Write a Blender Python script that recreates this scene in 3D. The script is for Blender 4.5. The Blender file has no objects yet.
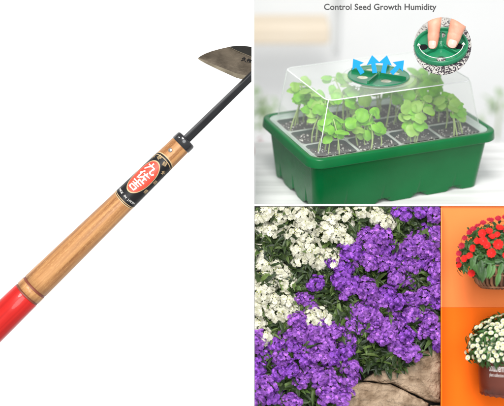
import bpy, bmesh, math, random
from math import sin, cos, tan, pi, radians, sqrt, atan2, hypot
from mathutils import Vector, Matrix, noise
random.seed(7)
SC = bpy.context.scene
COL = SC.collection
D = 1.2                                   # camera distance to the working plane, metres
PITCH = radians(25.2)
G = Matrix.Rotation(-PITCH, 4, 'X')       # the whole display leans back: camera looks down by PITCH
G = Matrix.Translation((0, 0, 0.35)) @ G

def P(px, py, y=0.0):                     # picture mm -> display frame
    k = (D + y) / D / 1000
    return Vector(((px - 252) * k, y, (203 - py) * k))

# ------------------------------------------------------------------ materials
def new_mat(name):
    m = bpy.data.materials.new(name); m.use_nodes = True
    nt = m.node_tree
    return m, nt, nt.nodes['Principled BSDF']
def mat(name, col, rough=.5, metal=0, col2=None, scale=50, stretch=(1, 1, 1), detail=4, lo=.35, hi=.65,
        bump=0, bscale=None, coat=0, subs=0, spec=.5, rand=0, trans=0):
    m, nt, b = new_mat(name)
    b.inputs['Roughness'].default_value = rough
    b.inputs['Metallic'].default_value = metal
    b.inputs['Specular IOR Level'].default_value = spec
    b.inputs['Coat Weight'].default_value = coat
    if subs:
        b.inputs['Subsurface Weight'].default_value = subs
        b.inputs['Subsurface Radius'].default_value = (.004, .0015, .001)
        b.inputs['Subsurface Scale'].default_value = 1
    tc = nt.nodes.new('ShaderNodeTexCoord'); mp = nt.nodes.new('ShaderNodeMapping')
    mp.inputs['Scale'].default_value = stretch
    nt.links.new(tc.outputs['Object'], mp.inputs['Vector'])
    c2 = col2 or tuple(c * .8 for c in col)
    nz = nt.nodes.new('ShaderNodeTexNoise'); nz.inputs['Scale'].default_value = scale
    nz.inputs['Detail'].default_value = detail
    nt.links.new(mp.outputs[0], nz.inputs['Vector'])
    cr = nt.nodes.new('ShaderNodeValToRGB')
    cr.color_ramp.elements[0].position = lo; cr.color_ramp.elements[1].position = hi
    cr.color_ramp.elements[0].color = (*c2, 1); cr.color_ramp.elements[1].color = (*col, 1)
    nt.links.new(nz.outputs['Fac'], cr.inputs['Fac'])
    out = cr.outputs['Color']
    if rand:
        g = nt.nodes.new('ShaderNodeNewGeometry')
        hs = nt.nodes.new('ShaderNodeHueSaturation')
        mr = nt.nodes.new('ShaderNodeMapRange')
        mr.inputs['To Min'].default_value = 1 - rand; mr.inputs['To Max'].default_value = 1 + rand
        nt.links.new(g.outputs['Random Per Island'], mr.inputs['Value'])
        nt.links.new(mr.outputs[0], hs.inputs['Value'])
        nt.links.new(out, hs.inputs['Color']); out = hs.outputs['Color']
    nt.links.new(out, b.inputs['Base Color'])
    if bump:
        bn = nt.nodes.new('ShaderNodeTexNoise'); bn.inputs['Scale'].default_value = bscale or scale
        bn.inputs['Detail'].default_value = 6
        nt.links.new(mp.outputs[0], bn.inputs['Vector'])
        bp = nt.nodes.new('ShaderNodeBump'); bp.inputs['Distance'].default_value = bump
        nt.links.new(bn.outputs['Fac'], bp.inputs['Height']); nt.links.new(bp.outputs[0], b.inputs['Normal'])
    if trans:
        tr = nt.nodes.new('ShaderNodeBsdfTranslucent'); mx = nt.nodes.new('ShaderNodeMixShader')
        mx.inputs[0].default_value = trans
        nt.links.new(out, tr.inputs['Color'])
        o = nt.nodes['Material Output']
        nt.links.new(b.outputs[0], mx.inputs[1]); nt.links.new(tr.outputs[0], mx.inputs[2])
        nt.links.new(mx.outputs[0], o.inputs['Surface'])
    return m
def clear_plastic(name, haze, gloss=.05, tint=(.95, .97, .96)):
    m, nt, b = new_mat(name)
    b.inputs['Base Color'].default_value = (.88, .9, .89, 1); b.inputs['Roughness'].default_value = .12
    t = nt.nodes.new('ShaderNodeBsdfTransparent'); t.inputs[0].default_value = (*tint, 1)
    mx = nt.nodes.new('ShaderNodeMixShader')
    nz = nt.nodes.new('ShaderNodeTexNoise'); nz.inputs['Scale'].default_value = 18
    tc = nt.nodes.new('ShaderNodeTexCoord'); nt.links.new(tc.outputs['Object'], nz.inputs['Vector'])
    mr = nt.nodes.new('ShaderNodeMapRange'); mr.inputs['To Min'].default_value = haze * .6
    mr.inputs['To Max'].default_value = haze * 1.4
    fr = nt.nodes.new('ShaderNodeLayerWeight'); fr.inputs['Blend'].default_value = .12
    ad = nt.nodes.new('ShaderNodeMath'); ad.operation = 'MULTIPLY_ADD'; ad.inputs[1].default_value = .35
    nt.links.new(nz.outputs['Fac'], mr.inputs['Value'])
    nt.links.new(fr.outputs['Facing'], ad.inputs[0]); nt.links.new(mr.outputs[0], ad.inputs[2])
    nt.links.new(ad.outputs[0], mx.inputs[0])
    nt.links.new(t.outputs[0], mx.inputs[1]); nt.links.new(b.outputs[0], mx.inputs[2])
    nt.links.new(mx.outputs[0], nt.nodes['Material Output'].inputs['Surface'])
    return m

M = {}
M['white_board'] = mat('white_board', (.93, .93, .93), .7, col2=(.92, .92, .92), scale=8)
M['frame_white'] = mat('frame_white', (.93, .93, .93), .6, col2=(.9, .9, .9), scale=30)
M['orange_light'] = mat('orange_light', (.90, .24, .065), .75, col2=(.88, .234, .063), scale=20, spec=.05)
M['orange_deep'] = mat('orange_deep', (.90, .155, .010), .75, col2=(.88, .15, .009), scale=20, spec=.05)
M['ash'] = mat('ash_wood', (.50, .25, .095), .42, col2=(.25, .10, .032), scale=75, stretch=(.11, 3.4, 3.4), detail=12, lo=.34, hi=.62, coat=.15, bump=.0005, spec=.3)
M['red_paint'] = mat('red_paint', (.56, .015, .011), .35, col2=(.43, .010, .008), scale=90, stretch=(.12, 3, 3), coat=.25, spec=.2, detail=8)
M['groove'] = mat('groove_brown', (.20, .045, .02), .5, scale=200)
M['black_metal'] = mat('black_metal', (.008, .008, .010), .25, spec=.35, col2=(.02, .02, .022), scale=120, coat=.5)
M['dark_steel'] = mat('dark_steel', (.030, .031, .033), .38, metal=.6, col2=(.02, .02, .022), scale=200, stretch=(.2, 1, 1))
M['blade'] = mat('ground_steel', (.105, .083, .058), .45, metal=.6, col2=(.045, .034, .022), scale=60, stretch=(1, 1, 1), detail=8, bump=.0002, bscale=300)
M['blade_edge'] = mat('honed_steel', (.20, .17, .12), .4, metal=.6, col2=(.11, .09, .06), scale=90)
M['forged'] = mat('forged_black', (.012, .011, .009), .6, scale=150, spec=.15)
M['ink'] = mat('ink_black', (.012, .012, .014), .8, scale=100, spec=.1)
M['steel'] = mat('rivet_steel', (.55, .55, .55), .25, metal=1, scale=300)
M['label_black'] = mat('label_black', (.009, .009, .010), .4, scale=80, spec=.3)
M['label_red'] = mat('label_red', (.74, .07, .035), .4, col2=(.68, .055, .03), scale=60)
M['label_white'] = mat('label_white', (.88, .86, .82), .5, scale=60)
M['label_gold'] = mat('label_gold', (.60, .42, .22), .5, scale=100)
M['tray_green'] = mat('tray_green', (.0012, .135, .035), .27, col2=(.0012, .118, .030), scale=30, coat=0, spec=.32, bump=.00006, bscale=700)
M['cup_green'] = mat('cup_green', (.002, .026, .017), .35, scale=80)
M['grid_plastic'] = mat('grid_plastic', (.46, .49, .47), .35, col2=(.34, .37, .35), scale=60)
M['flange'] = mat('flange_plastic', (.42, .50, .46), .25, col2=(.36, .44, .40), scale=40)
M['soil'] = mat('potting_soil', (.018, .012, .009), .95, col2=(.005, .003, .003), scale=400, bump=.001)
M['perlite'] = mat('perlite', (.72, .70, .66), .9, col2=(.5, .48, .44), scale=500)
M['peat'] = mat('peat', (.035, .025, .02), .9, scale=500)
M['leaf_a'] = mat('seedling_leaf', (.25, .62, .025), .42, col2=(.14, .43, .015), scale=110, rand=.25, trans=.35, spec=.3)
M['leaf_b'] = mat('seedling_leaf_pale', (.36, .62, .10), .45, col2=(.25, .5, .06), scale=110, rand=.2, trans=.35)
M['stem_green'] = mat('seedling_stem', (.48, .62, .22), .45, col2=(.40, .52, .18), scale=90, trans=.2)
M['dome'] = clear_plastic('dome_plastic', .08, tint=(.985, .99, .985))
M['dome_top_veil'] = clear_plastic('dome_top_veil', .17, tint=(.985, .99, .985))  # same plastic, whitened on the top face to paint its pale light veil
M['dome_glint'] = clear_plastic('dome_glint', .9)  # frosted edge plastic, whitened so it carries a painted highlight
M['vent_green'] = mat('vent_green', (.010, .20, .085), .3, col2=(.008, .17, .075), scale=40, coat=.3)
M['vent_rib'] = mat('vent_rib', (.006, .19, .07), .3, col2=(.005, .17, .06), scale=60, coat=.3)
M['blue'] = mat('arrow_blue', (.010, .27, .72), .6, col2=(.010, .26, .70), scale=40, spec=.1)
M['letter'] = mat('letter_grey', (.014, .014, .015), .6, scale=90)
M['skin'] = mat('skin', (.70, .35, .24), .5, col2=(.60, .24, .155), scale=75, lo=.3, hi=.7, subs=.25, bump=.0002, bscale=500)
M['nail'] = mat('nail', (.86, .52, .44), .22, col2=(.82, .46, .38), scale=90, coat=.5)
M['table'] = mat('white_wood', (.80, .80, .79), .55, col2=(.62, .62, .61), scale=14, stretch=(.35, 5, 5), detail=8, bump=.0004)
M['wall'] = mat('far_wall', (.93, .93, .92), .8, col2=(.88, .89, .88), scale=3)
M['beige'] = mat('beige_wood', (.84, .73, .58), .6, col2=(.80, .68, .52), scale=8)
M['post'] = mat('pale_grey', (.78, .79, .78), .6, scale=6)
M['blur_leaf'] = mat('back_leaf', (.55, .70, .45), .6, scale=20, trans=.3, rand=.2)
M['pink'] = mat('back_pink', (.62, .38, .38), .6, scale=20)
M['verb_purple'] = mat('verbena_purple', (.29, .088, .50), .6, col2=(.085, .018, .20), scale=230, rand=.6, trans=.08, spec=.1)
M['verb_purple2'] = mat('verbena_violet', (.36, .125, .53), .6, col2=(.11, .026, .23), scale=230, rand=.6, trans=.08, spec=.1)
M['verb_deep'] = mat('verbena_throat', (.09, .01, .22), .6, scale=60)
M['verb_white'] = mat('verbena_white', (.68, .66, .55), .6, col2=(.44, .43, .31), scale=180, rand=.2, trans=.08, spec=.1)
M['verb_cream'] = mat('verbena_cream', (.38, .40, .12), .6, scale=60)
M['bud'] = mat('verbena_bud', (.20, .22, .07), .6, scale=60, rand=.3)
M['fol_dark'] = mat('verbena_leaf', (.034, .060, .014), .5, col2=(.012, .026, .006), scale=70, rand=.45, trans=.1)
M['fol_mid'] = mat('verbena_leaf_mid', (.10, .15, .035), .5, col2=(.055, .10, .02), scale=70, rand=.4, trans=.15)
M['ground'] = mat('garden_soil', (.02, .014, .009), .95, col2=(.006, .005, .003), scale=150, bump=.003)
M['stone'] = mat('sandstone', (.42, .31, .215), .9, col2=(.20, .135, .085), scale=85, detail=14, bump=.006, bscale=190, lo=.38, hi=.62, spec=.1)
M['imp_red'] = mat('impatiens_red', (.66, .024, .018), .6, col2=(.50, .014, .014), scale=200, rand=.25, trans=.06, spec=.08)
M['imp_dark'] = mat('impatiens_crimson', (.40, .02, .04), .6, col2=(.30, .014, .03), scale=200, rand=.3, trans=.06, spec=.08)
M['imp_eye'] = mat('impatiens_eye', (.45, .01, .02), .5, scale=80)
M['imp_leaf'] = mat('impatiens_leaf', (.055, .14, .028), .45, col2=(.03, .085, .018), scale=80, rand=.4, trans=.12)
M['wicker'] = mat('wicker', (.32, .15, .07), .6, col2=(.14, .055, .025), scale=90, stretch=(1, 1, .2), rand=.35)
M['wicker_in'] = mat('wicker_lining', (.07, .03, .015), .8, scale=90)
M['mum_white'] = mat('chrysanthemum_white', (.70, .70, .56), .6, col2=(.58, .60, .42), scale=200, rand=.15, trans=.06, spec=.1)
M['mum_eye'] = mat('chrysanthemum_eye', (.60, .50, .07), .6, col2=(.50, .50, .10), scale=300)
M['pot_brown'] = mat('pot_brown', (.125, .028, .014), .4, col2=(.105, .022, .011), scale=30, coat=.1)
M['pot_text'] = mat('pot_lettering', (.72, .66, .62), .5, scale=80)

nt = M['ash'].node_tree; bs = nt.nodes['Principled BSDF']; old = bs.inputs['Base Color'].links[0].from_socket   # pale flecks in the oak-like grain
tc = nt.nodes.new('ShaderNodeTexCoord'); mp = nt.nodes.new('ShaderNodeMapping'); mp.inputs['Scale'].default_value = (.35, 1.6, 1.6)
nz = nt.nodes.new('ShaderNodeTexNoise'); nz.inputs['Scale'].default_value = 800; nz.inputs['Detail'].default_value = 3
cr = nt.nodes.new('ShaderNodeValToRGB'); cr.color_ramp.elements[0].position = .56; cr.color_ramp.elements[1].position = .66
cr.color_ramp.elements[1].color = (.42, .42, .42, 1)
mx = nt.nodes.new('ShaderNodeMixRGB'); mx.inputs[2].default_value = (.62, .36, .14, 1)
nt.links.new(tc.outputs['Object'], mp.inputs[0]); nt.links.new(mp.outputs[0], nz.inputs['Vector']); nt.links.new(nz.outputs['Fac'], cr.inputs[0])
nt.links.new(cr.outputs[0], mx.inputs[0]); nt.links.new(old, mx.inputs[1]); nt.links.new(mx.outputs[0], bs.inputs['Base Color'])
# ------------------------------------------------------------------ mesh helpers
class MB:
    def __init__(s): s.v = []; s.f = []; s.m = []
    def add(s, v, f, X=None, mi=0):
        n = len(s.v)
        s.v += [X @ Vector(p) for p in v] if X is not None else [Vector(p) for p in v]
        s.f += [tuple(i + n for i in q) for q in f]; s.m += [mi] * len(f)
        return s
    def merge(s, o, X=None, mi=None):
        n = len(s.v)
        s.v += [X @ p for p in o.v] if X is not None else list(o.v)
        s.f += [tuple(i + n for i in q) for q in o.f]; s.m += (o.m if mi is None else [mi] * len(o.m))
    def mesh(s, name, mats, smooth=True, fix=False):
        me = bpy.data.meshes.new(name); me.from_pydata([tuple(p) for p in s.v], [], s.f)
        for k in (mats if isinstance(mats, (list, tuple)) else [mats]): me.materials.append(M[k])
        me.polygons.foreach_set('material_index', s.m)
        me.polygons.foreach_set('use_smooth', [smooth] * len(s.f))
        if fix:
            bm = bmesh.new(); bm.from_mesh(me); bmesh.ops.recalc_face_normals(bm, faces=bm.faces); bm.to_mesh(me); bm.free()
        me.update(); return me
    def build(s, name, mats, parent=None, smooth=True, fix=False, X=None):
        return link(name, s.mesh(name, mats, smooth, fix), parent, X)
def link(name, me, parent=None, X=None):
    o = bpy.data.objects.new(name, me); COL.objects.link(o)
    if parent: o.parent = parent
    if X is not None: o.matrix_local = X
    return o
def tag(o, label=None, cat=None, group=None, kind=None):
    if label: o['label'] = label
    if cat: o['category'] = cat
    if group: o['group'] = group
    if kind: o['kind'] = kind
    return o
def root(name, X, label, cat, group=None):
    o = bpy.data.objects.new(name, None); COL.objects.link(o); o.empty_display_size = .01
    o.matrix_world = X
    return tag(o, label, cat, group)
def T(x, y=None, z=None): return Matrix.Translation(x if y is None else (x, y, z))
def R(a, ax): return Matrix.Rotation(a, 4, ax)
def S(x, y=None, z=None):
    y = x if y is None else y; z = x if z is None else z
    return Matrix.Diagonal((x, y, z, 1))
def frame(pos, zdir, spin=0, up=Vector((0, 0, 1))):
    z = Vector(zdir).normalized(); x = up.cross(z)
    if x.length < 1e-4: x = Vector((1, 0, 0)).cross(z)
    x.normalize(); y = z.cross(x)
    m = Matrix(((x.x, y.x, z.x, pos[0]), (x.y, y.y, z.y, pos[1]), (x.z, y.z, z.z, pos[2]), (0, 0, 0, 1)))
    return m @ R(spin, 'Z')
def box(mb, x0, x1, y0, y1, z0, z1, X=None, mi=0):
    v = [(x, y, z) for z in (z0, z1) for y in (y0, y1) for x in (x0, x1)]
    mb.add(v, [(0, 2, 3, 1), (4, 5, 7, 6), (0, 1, 5, 4), (2, 6, 7, 3), (0, 4, 6, 2), (1, 3, 7, 5)], X, mi); return mb
def loft(mb, rings, closed=True, cap0=False, cap1=False, X=None, mi=0):
    n = len(rings[0]); v = [p for r in rings for p in r]; f = []
    for i in range(len(rings) - 1):
        for j in range(n if closed else n - 1):
            k = (j + 1) % n
            f.append((i * n + j, i * n + k, (i + 1) * n + k, (i + 1) * n + j))
    if cap0: f.append(tuple(range(n))[::-1])
    if cap1: f.append(tuple((len(rings) - 1) * n + j for j in range(n)))
    mb.add(v, f, X, mi); return mb
def tube(mb, pts, rad, n=8, cap=True, X=None, mi=0):
    pts = [Vector(p) for p in pts]; rings = []
    ref = Vector((.13, .27, .95)).normalized()
    for i, p in enumerate(pts):
        d = (pts[min(i + 1, len(pts) - 1)] - pts[max(i - 1, 0)]).normalized()
        a = d.cross(ref)
        if a.length < .05: a = d.cross(Vector((1, 0, 0)))
        a.normalize(); b = d.cross(a); r = rad[i] if isinstance(rad, (list, tuple)) else rad
        rings.append([p + (a * cos(2 * pi * k / n) + b * sin(2 * pi * k / n)) * r for k in range(n)])
    loft(mb, rings, cap0=cap, cap1=cap, X=X, mi=mi); return mb
def lathe(mb, prof, n=32, X=None, mi=0, cap0=False, cap1=False):
    loft(mb, [[(r * cos(2 * pi * k / n), r * sin(2 * pi * k / n), z) for k in range(n)] for r, z in prof], cap0=cap0, cap1=cap1, X=X, mi=mi); return mb
def prism(mb, poly, z0, z1, X=None, mi=0):
    n = len(poly)
    loft(mb, [[(x, y, z0) for x, y in poly], [(x, y, z1) for x, y in poly]], cap0=True, cap1=True, X=X, mi=mi); return mb
def leaf(mb, X, L, W, bend=.3, fold=.25, shape='lance', nu=4, mi=0):
    v = []; f = []
    for i in range(nu + 1):
        t = i / nu
        if shape == 'lance': w = sin(pi * min(1, t * .93 + .07)) ** .8 * (1 - .3 * t)
        elif shape == 'round': w = sqrt(max(0, 1 - (2 * t * .98 - .98) ** 2)) * (1.05 - .1 * t)
        else: w = sin(pi * min(1, t * .9 + .1)) ** .6
        w *= W * .5
        z = -bend * L * t * t
        for k in (-1, -.5, 0, .5, 1):
            v.append((k * w, t * L, z + abs(k) * fold * w * 1.2 - (abs(k) > .9) * fold * w * .3))
    for i in range(nu):
        for k in range(4):
            a = i * 5 + k; f.append((a, a + 1, a + 6, a + 5))
    mb.add(v, f, X, mi)
def petal(mb, X, r0, r1, w, notch=.18, lift=.0, mi=0):
    v = [(-w * .13, r0, 0), (w * .13, r0, 0), (-w * .42, r0 + (r1 - r0) * .6, lift * .6), (0, r0 + (r1 - r0) * .5, lift * .3), (w * .42, r0 + (r1 - r0) * .6, lift * .6),
         (-w * .38, r1 * .93, lift), (-w * .17, r1, lift), (0, r1 * (1 - notch), lift * .8), (w * .17, r1, lift), (w * .38, r1 * .93, lift)]
    mb.add(v, [(0, 1, 3), (0, 3, 2), (1, 4, 3), (2, 3, 7, 6, 5), (3, 4, 9, 8, 7)], X, mi)

def text_mb(body, size, extrude=0.0, offset=0.0, align='CENTER', spacing=1.0):
    c = bpy.data.curves.new('t', 'FONT'); c.body = body; c.size = size; c.extrude = extrude; c.offset = offset
    c.align_x = align; c.align_y = 'CENTER'; c.space_character = spacing; c.resolution_u = 3
    o = bpy.data.objects.new('t', c); COL.objects.link(o)
    bpy.context.view_layer.update()
    me = bpy.data.meshes.new_from_object(o.evaluated_get(bpy.context.evaluated_depsgraph_get()))
    mb = MB(); mb.add([v.co for v in me.vertices], [tuple(p.vertices) for p in me.polygons])
    bpy.data.objects.remove(o); bpy.data.curves.remove(c); bpy.data.meshes.remove(me)
    return mb

# ------------------------------------------------------------------ the display boards (setting)
def board(name, x0, x1, y0, y1, z0, z1, m):
    c = Vector(((x0 + x1) / 2, (y0 + y1) / 2, (z0 + z1) / 2)); b = MB()
    box(b, x0 - c.x, x1 - c.x, y0 - c.y, y1 - c.y, z0 - c.z, z1 - c.z)
    o = b.build(name, m, smooth=False); o.matrix_world = G @ T(c)
    return tag(o, kind='structure')
board('background', -.72, -.0005, .24, .244, -.48, .48, 'white_board')
board('wall', 0, .0020, -.012, .243, -.30, .30, 'frame_white')
board('wall', .0022, .40, -.0022, -.0004, -.0030, -.0010, 'frame_white')
YO = .0005
xo = P(440.7, 0, YO).x
zb = P(0, 307.3, YO).z
board('background', xo, .36, YO, YO + .004, zb, -.0029, 'orange_light')
board('background', xo, .36, YO - .0006, YO + .0034, -.26, zb - .0001, 'orange_deep')
# splayed partition between the flower bed and the orange panels: follows the slope of the bed
SA = atan2(.440700 - .252, D); SN = Vector((cos(SA), -sin(SA), 0)); SO = Vector((0, -D, 0))
def inside(p, gap=.0004):                          # push a display-frame point back to the bed's side of the partition
    d = (p - SO).dot(SN) + gap
    return p - SN * d if d > 0 else p
def bedy(py): return -.012 *.5 - (py - 206) / 200 * .034
for m_, pys in (('orange_light', (208, 230, 255, 280, 307.2)), ('orange_deep', (307.4, 330, 355, 380, 430))):
    b = MB(); c = P(440.7, sum(pys) / len(pys), -.02); rg_ = []
    for py in pys:
        f_ = P(440.7, py, bedy(py) - .014); f_.x += .0002; k_ = Vector((P(440.7, py, YO - .0012).x, YO - .0012, f_.z)); f_.y = max(f_.y, -.06)
        q_ = SN * .0011
        rg_.append([f_ - c, k_ - c, k_ + q_ - c, f_ + q_ - c])
    loft(b, rg_, cap0=True, cap1=True); o = b.build('wall', m_, smooth=False, fix=True); o.matrix_world = G @ T(c); tag(o, kind='structure')

# ------------------------------------------------------------------ garden hoe
ang = radians(44.2)
ax = Vector((cos(ang), 0, sin(ang))); upv = Vector((-sin(ang), 0, cos(ang))); tow = Vector((0, -1, 0))
YH = -.02
o0 = P(32, 289.5, YH)
HX = Matrix(((ax.x, upv.x, tow.x, o0.x), (ax.y, upv.y, tow.y, o0.y), (ax.z, upv.z, tow.z, o0.z), (0, 0, 0, 1)))
hoe = root('garden_hoe', G @ HX, 'hand hoe with red-ended wooden handle, black collar and steel blade', 'hoe')
KH = (D + YH) / D
def hr(u):                                    # handle radius in metres at u (mm along axis)
    return (14.6 - 4.0 * max(-60, min(215, u)) / 208) / 1000 * KH
def hsurf(u, w, lift=0):
    r = hr(u) + lift; a = w / 1000 / r
    return Vector((u / 1000 * KH, r * sin(a), r * cos(a)))
def hseg(us, lifts=None, n=48, cap0=False, cap1=False):
    b = MB(); rings = []
    for i, u in enumerate(us):
        r = hr(u) + (lifts[i] if lifts else 0)
        rings.append([(u / 1000 * KH, r * sin(2 * pi * k / n), r * cos(2 * pi * k / n)) for k in range(n)])
    return loft(b, rings, cap0=cap0, cap1=cap1)
us = [-100, -99, -96, -90, -60, -30, -8.5, -7.5]
hseg(us, [-.011, -.006, -.002, 0, 0, 0, 0, -.0007], cap0=True).build('painted_grip', 'red_paint', hoe, fix=True)
us = []; lf = []
for u, l in ((-7.5, -.0012), (-5.6, -.0012), (-5, 0), (2.3, 0), (2.9, -.0012), (4.9, -.0012), (5.5, 0)): us.append(u); lf.append(l)
for k in range(1, 21): us.append(5.5 + k * 10.1); lf.append(0)
h = hseg(us, lf).build('wooden_handle', 'ash', hoe, fix=True)
for a, b_ in ((-7.4, -5.3), (2.6, 5.2)):
    hseg([a, (a + b_) / 2, b_], [-.0002, -.0007, -.0002]).build('groove', 'groove', hoe, fix=True)
# ferrule
fe = hseg([207.0, 207.6, 214, 215.6, 216.2, 216.2], [.0002, .0007, .0007, .0001, -.002, -.0085])
fe.build('ferrule', 'black_metal', hoe, fix=True)
# shaft: a square bar with softened edges
sh = MB(); rr = []
for u, w in ((211, 3.7), (232, 3.6), (300, 3.2)):
    q = []
    for k in range(4):
        a0 = k * pi / 2 + .35
        for da in (-.12, .12):
            q.append((u / 1000 * KH, w / 1000 * 1.25 * sin(a0 + da), w / 1000 * 1.25 * cos(a0 + da)))
    rr.append(q)
xlim = None
Hinv = HX.inverted()
# cut the end of the shaft where it meets the white partition
end = []
for q in (rr[-1],):
    for p in q:
        w0 = HX @ Vector(p); t = 0
        # slide back along the axis until x = -0.0004
        s_ = (w0.x + .0006) / ax.x
        end.append(tuple(Hinv @ (w0 - ax * s_)))
rr[-1] = end
loft(sh, rr, cap0=True, cap1=True).build('shaft', 'dark_steel', hoe, smooth=False, fix=True)
def rivet(u, w, r):
    b = MB(); lathe(b, [(0.0001, r * .45), (r * .5, r * .42), (r * .9, r * .25), (r, 0), (r, -r)], 20)
    p = hsurf(u, w); nrm = Vector((0, p.y, p.z))
    b.build('rivet', 'steel', hoe, X=frame(p, nrm, up=Vector((1, 0, 0))), fix=True)
rivet(196.5, 2.6, .0022); rivet(211.3, 6.0, .0017)
# paper label wrapped on the handle
def wrap(mb, lift, cuts=10):
    bm = bmesh.new(); vs = [bm.verts.new(p) for p in mb.v]; bm.verts.ensure_lookup_table()
    for q in mb.f:
        try: bm.faces.new([vs[i] for i in q])
        except ValueError: pass
    bmesh.ops.triangulate(bm, faces=bm.faces)
    for _ in range(3):
        es = [e for e in bm.edges if e.calc_length() > .0018]
        if es: bmesh.ops.subdivide_edges(bm, edges=es, cuts=1, use_grid_fill=False)
        bmesh.ops.triangulate(bm, faces=bm.faces)
    o = MB(); o.add([hsurf(v.co.x * 1000, v.co.y * 1000, lift) for v in bm.verts], [tuple(v.index for v in f.verts) for f in bm.faces])
    bm.verts.index_update(); bm.free(); return o
def wrap_i(mb, lift):
    o = wrap(mb, lift); return o
def grid_shape(u0, u1, wf, nu=40, nw=24):     # region between -w and +w by half width function, curved ends
    v = []; f = []
    for i in range(nu + 1):
        for j in range(nw + 1):
            w = -1 + 2 * j / nw; a, b_ = wf(w)
            u = a + (b_ - a) * i / nu
            v.append((u / 1000, w * 19 / 1000, 0))
    for i in range(nu):
        for j in range(nw):
            a = i * (nw + 1) + j; f.append((a, a + nw + 1, a + nw + 2, a + 1))
    m = MB(); m.add(v, f); return m
UC = 159
def conf(mb, lift):
    o = MB(); o.add([hsurf(p.x * 1000, p.y * 1000, lift) for p in mb.v], mb.f); return o
lab = conf(grid_shape(0, 0, lambda w: (UC - 26.5 - 5.5 * sqrt(max(0, 1 - w * w * .9)), UC + 16.5 + 13 * sqrt(max(0, 1 - w * w * .95)))), .00015).build('paper_label', 'label_black', hoe)
def arc_band(side, d, wd):
    def wf(w):
        if side > 0: b_ = UC + 16.5 + 13 * sqrt(max(0, 1 - w * w * .95))
        else: b_ = UC - 26.5 - 5.5 * sqrt(max(0, 1 - w * w * .9))
        return (b_ - side * d - wd / 2, b_ - side * d + wd / 2)
    return conf(grid_shape(0, 0, wf, 2, 30), .00028)
for s_, d, wd in ((1, -.6, 1.0), (1, 2.2, .7), (-1, 1.0, .7), (-1, -.6, .8)):
    arc_band(s_, d, wd).build('border_line', 'label_gold', lab)
def ell(ru, rw, n=48, m=10, r0=0):
    v = []; f = []
    for i in range(m + 1):
        t = r0 + (1 - r0) * i / m
        for k in range(n):
            v.append(((UC + ru * t * cos(2 * pi * k / n)) / 1000, (2.6 + rw * t * sin(2 * pi * k / n)) / 1000, 0))
    for i in range(m):
        for k in range(n):
            f.append((i * n + k, (i + 1) * n + k, (i + 1) * n + (k + 1) % n, i * n + (k + 1) % n))
    o = MB(); o.add(v, f); return o
conf(ell(20.8, 10.9, r0=.94, m=2), .0003).build('gold_ring', 'label_gold', lab)
oval = conf(ell(19.6, 10.0), .00032).build('red_oval', 'label_red', lab)
def wrap_text(body, size, u, w, rot, m, parent, name='lettering', off=.0, sx=1, sy=1, lift=.00045):
    t = text_mb(body, size, 0, off)
    ca, sa = cos(rot), sin(rot); o = MB()
    o.add([(u / 1000 + (p.y * sy * ca + p.x * sx * sa), w / 1000 + (-p.x * sx * ca + p.y * sy * sa), 0) for p in t.v], t.f)
    wrap(o, lift).build(name, m, parent, smooth=False)
STROKES = {11.4: [[(.38, .97), (.36, .62), (.05, .06)], [(.06, .62), (.70, .68), (.64, .22), (.72, .08), (.93, .09), (.98, .28)]],
           .2: [[(.30, .98), (.04, .52)], [(.19, .70), (.19, .02)], [(.36, .74), (.98, .78)], [(.62, .99), (.52, .50), (.30, .10)], [(.50, .44), (.94, .46)], [(.72, .44), (.72, .08)], [(.42, .05), (.99, .07)]],
           -11: [[(.08, .78), (.93, .81)], [(.50, .99), (.50, .56)], [(.18, .55), (.84, .57)], [(.25, .38), (.26, .0)], [(.25, .36), (.78, .38), (.75, .0)], [(.25, .05), (.75, .05)]]}
for du, st_ in STROKES.items():
    o_ = MB(); cnt = 0
    for pl in st_:
        cnt += 1; v = []; seg = []
        for a_, c_ in zip(pl[:-1], pl[1:]):
            nn_ = max(2, int(hypot(c_[0] - a_[0], c_[1] - a_[1]) / .08))
            seg += [(a_[0] + (c_[0] - a_[0]) * k / nn_, a_[1] + (c_[1] - a_[1]) * k / nn_) for k in range(nn_)]
        seg.append(pl[-1])
        for k, p in enumerate(seg):
            a_ = seg[max(0, k - 1)]; c_ = seg[min(len(seg) - 1, k + 1)]; l_ = hypot(c_[0] - a_[0], c_[1] - a_[1])
            nx_, ny_ = -(c_[1] - a_[1]) / l_, (c_[0] - a_[0]) / l_
            hw = .056 * (1 + .25 * sin(k * 1.3 + cnt)) * (.8 if k in (0, len(seg) - 1) else 1)
            for sg in (-1, 0, 1): v.append(((p[0] + sg * nx_ * hw - .5) * 12.6, (p[1] + sg * ny_ * hw - .5) * 11.0))
        o_.add([hsurf(UC + du + y, -x + 2.8, .00045 + .00002 * cnt) for x, y in v], [(k * 3 + q, k * 3 + q + 1, k * 3 + q + 4, k * 3 + q + 3) for k in range(len(seg) - 1) for q in (0, 1)])
    o_.build('character', 'label_white', oval, smooth=False)
for ch, u, w, rt in (('登', 24.6, 5.5, -.3), ('録', 23.6, -3.5, .35), ('商', 4, -11.4, 0), ('標', -9, -11.2, 0), ('本', 16.5, -9.4, .5), ('大', 21, 12.5, -.5)):
    wrap_text(ch, .0050, UC + u, w, rt, 'label_gold', lab, 'character', 0)
for i, ch in enumerate('MADE IN JAPAN'):
    if ch == ' ': continue
    w = 11.5 - i * 1.9
    wrap_text(ch, .0033, UC - 26.6 + 5.5 * (1 - sqrt(max(0, 1 - (w / 19) ** 2))), w, -w * .04, 'label_white', lab, 'character', 0)
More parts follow.
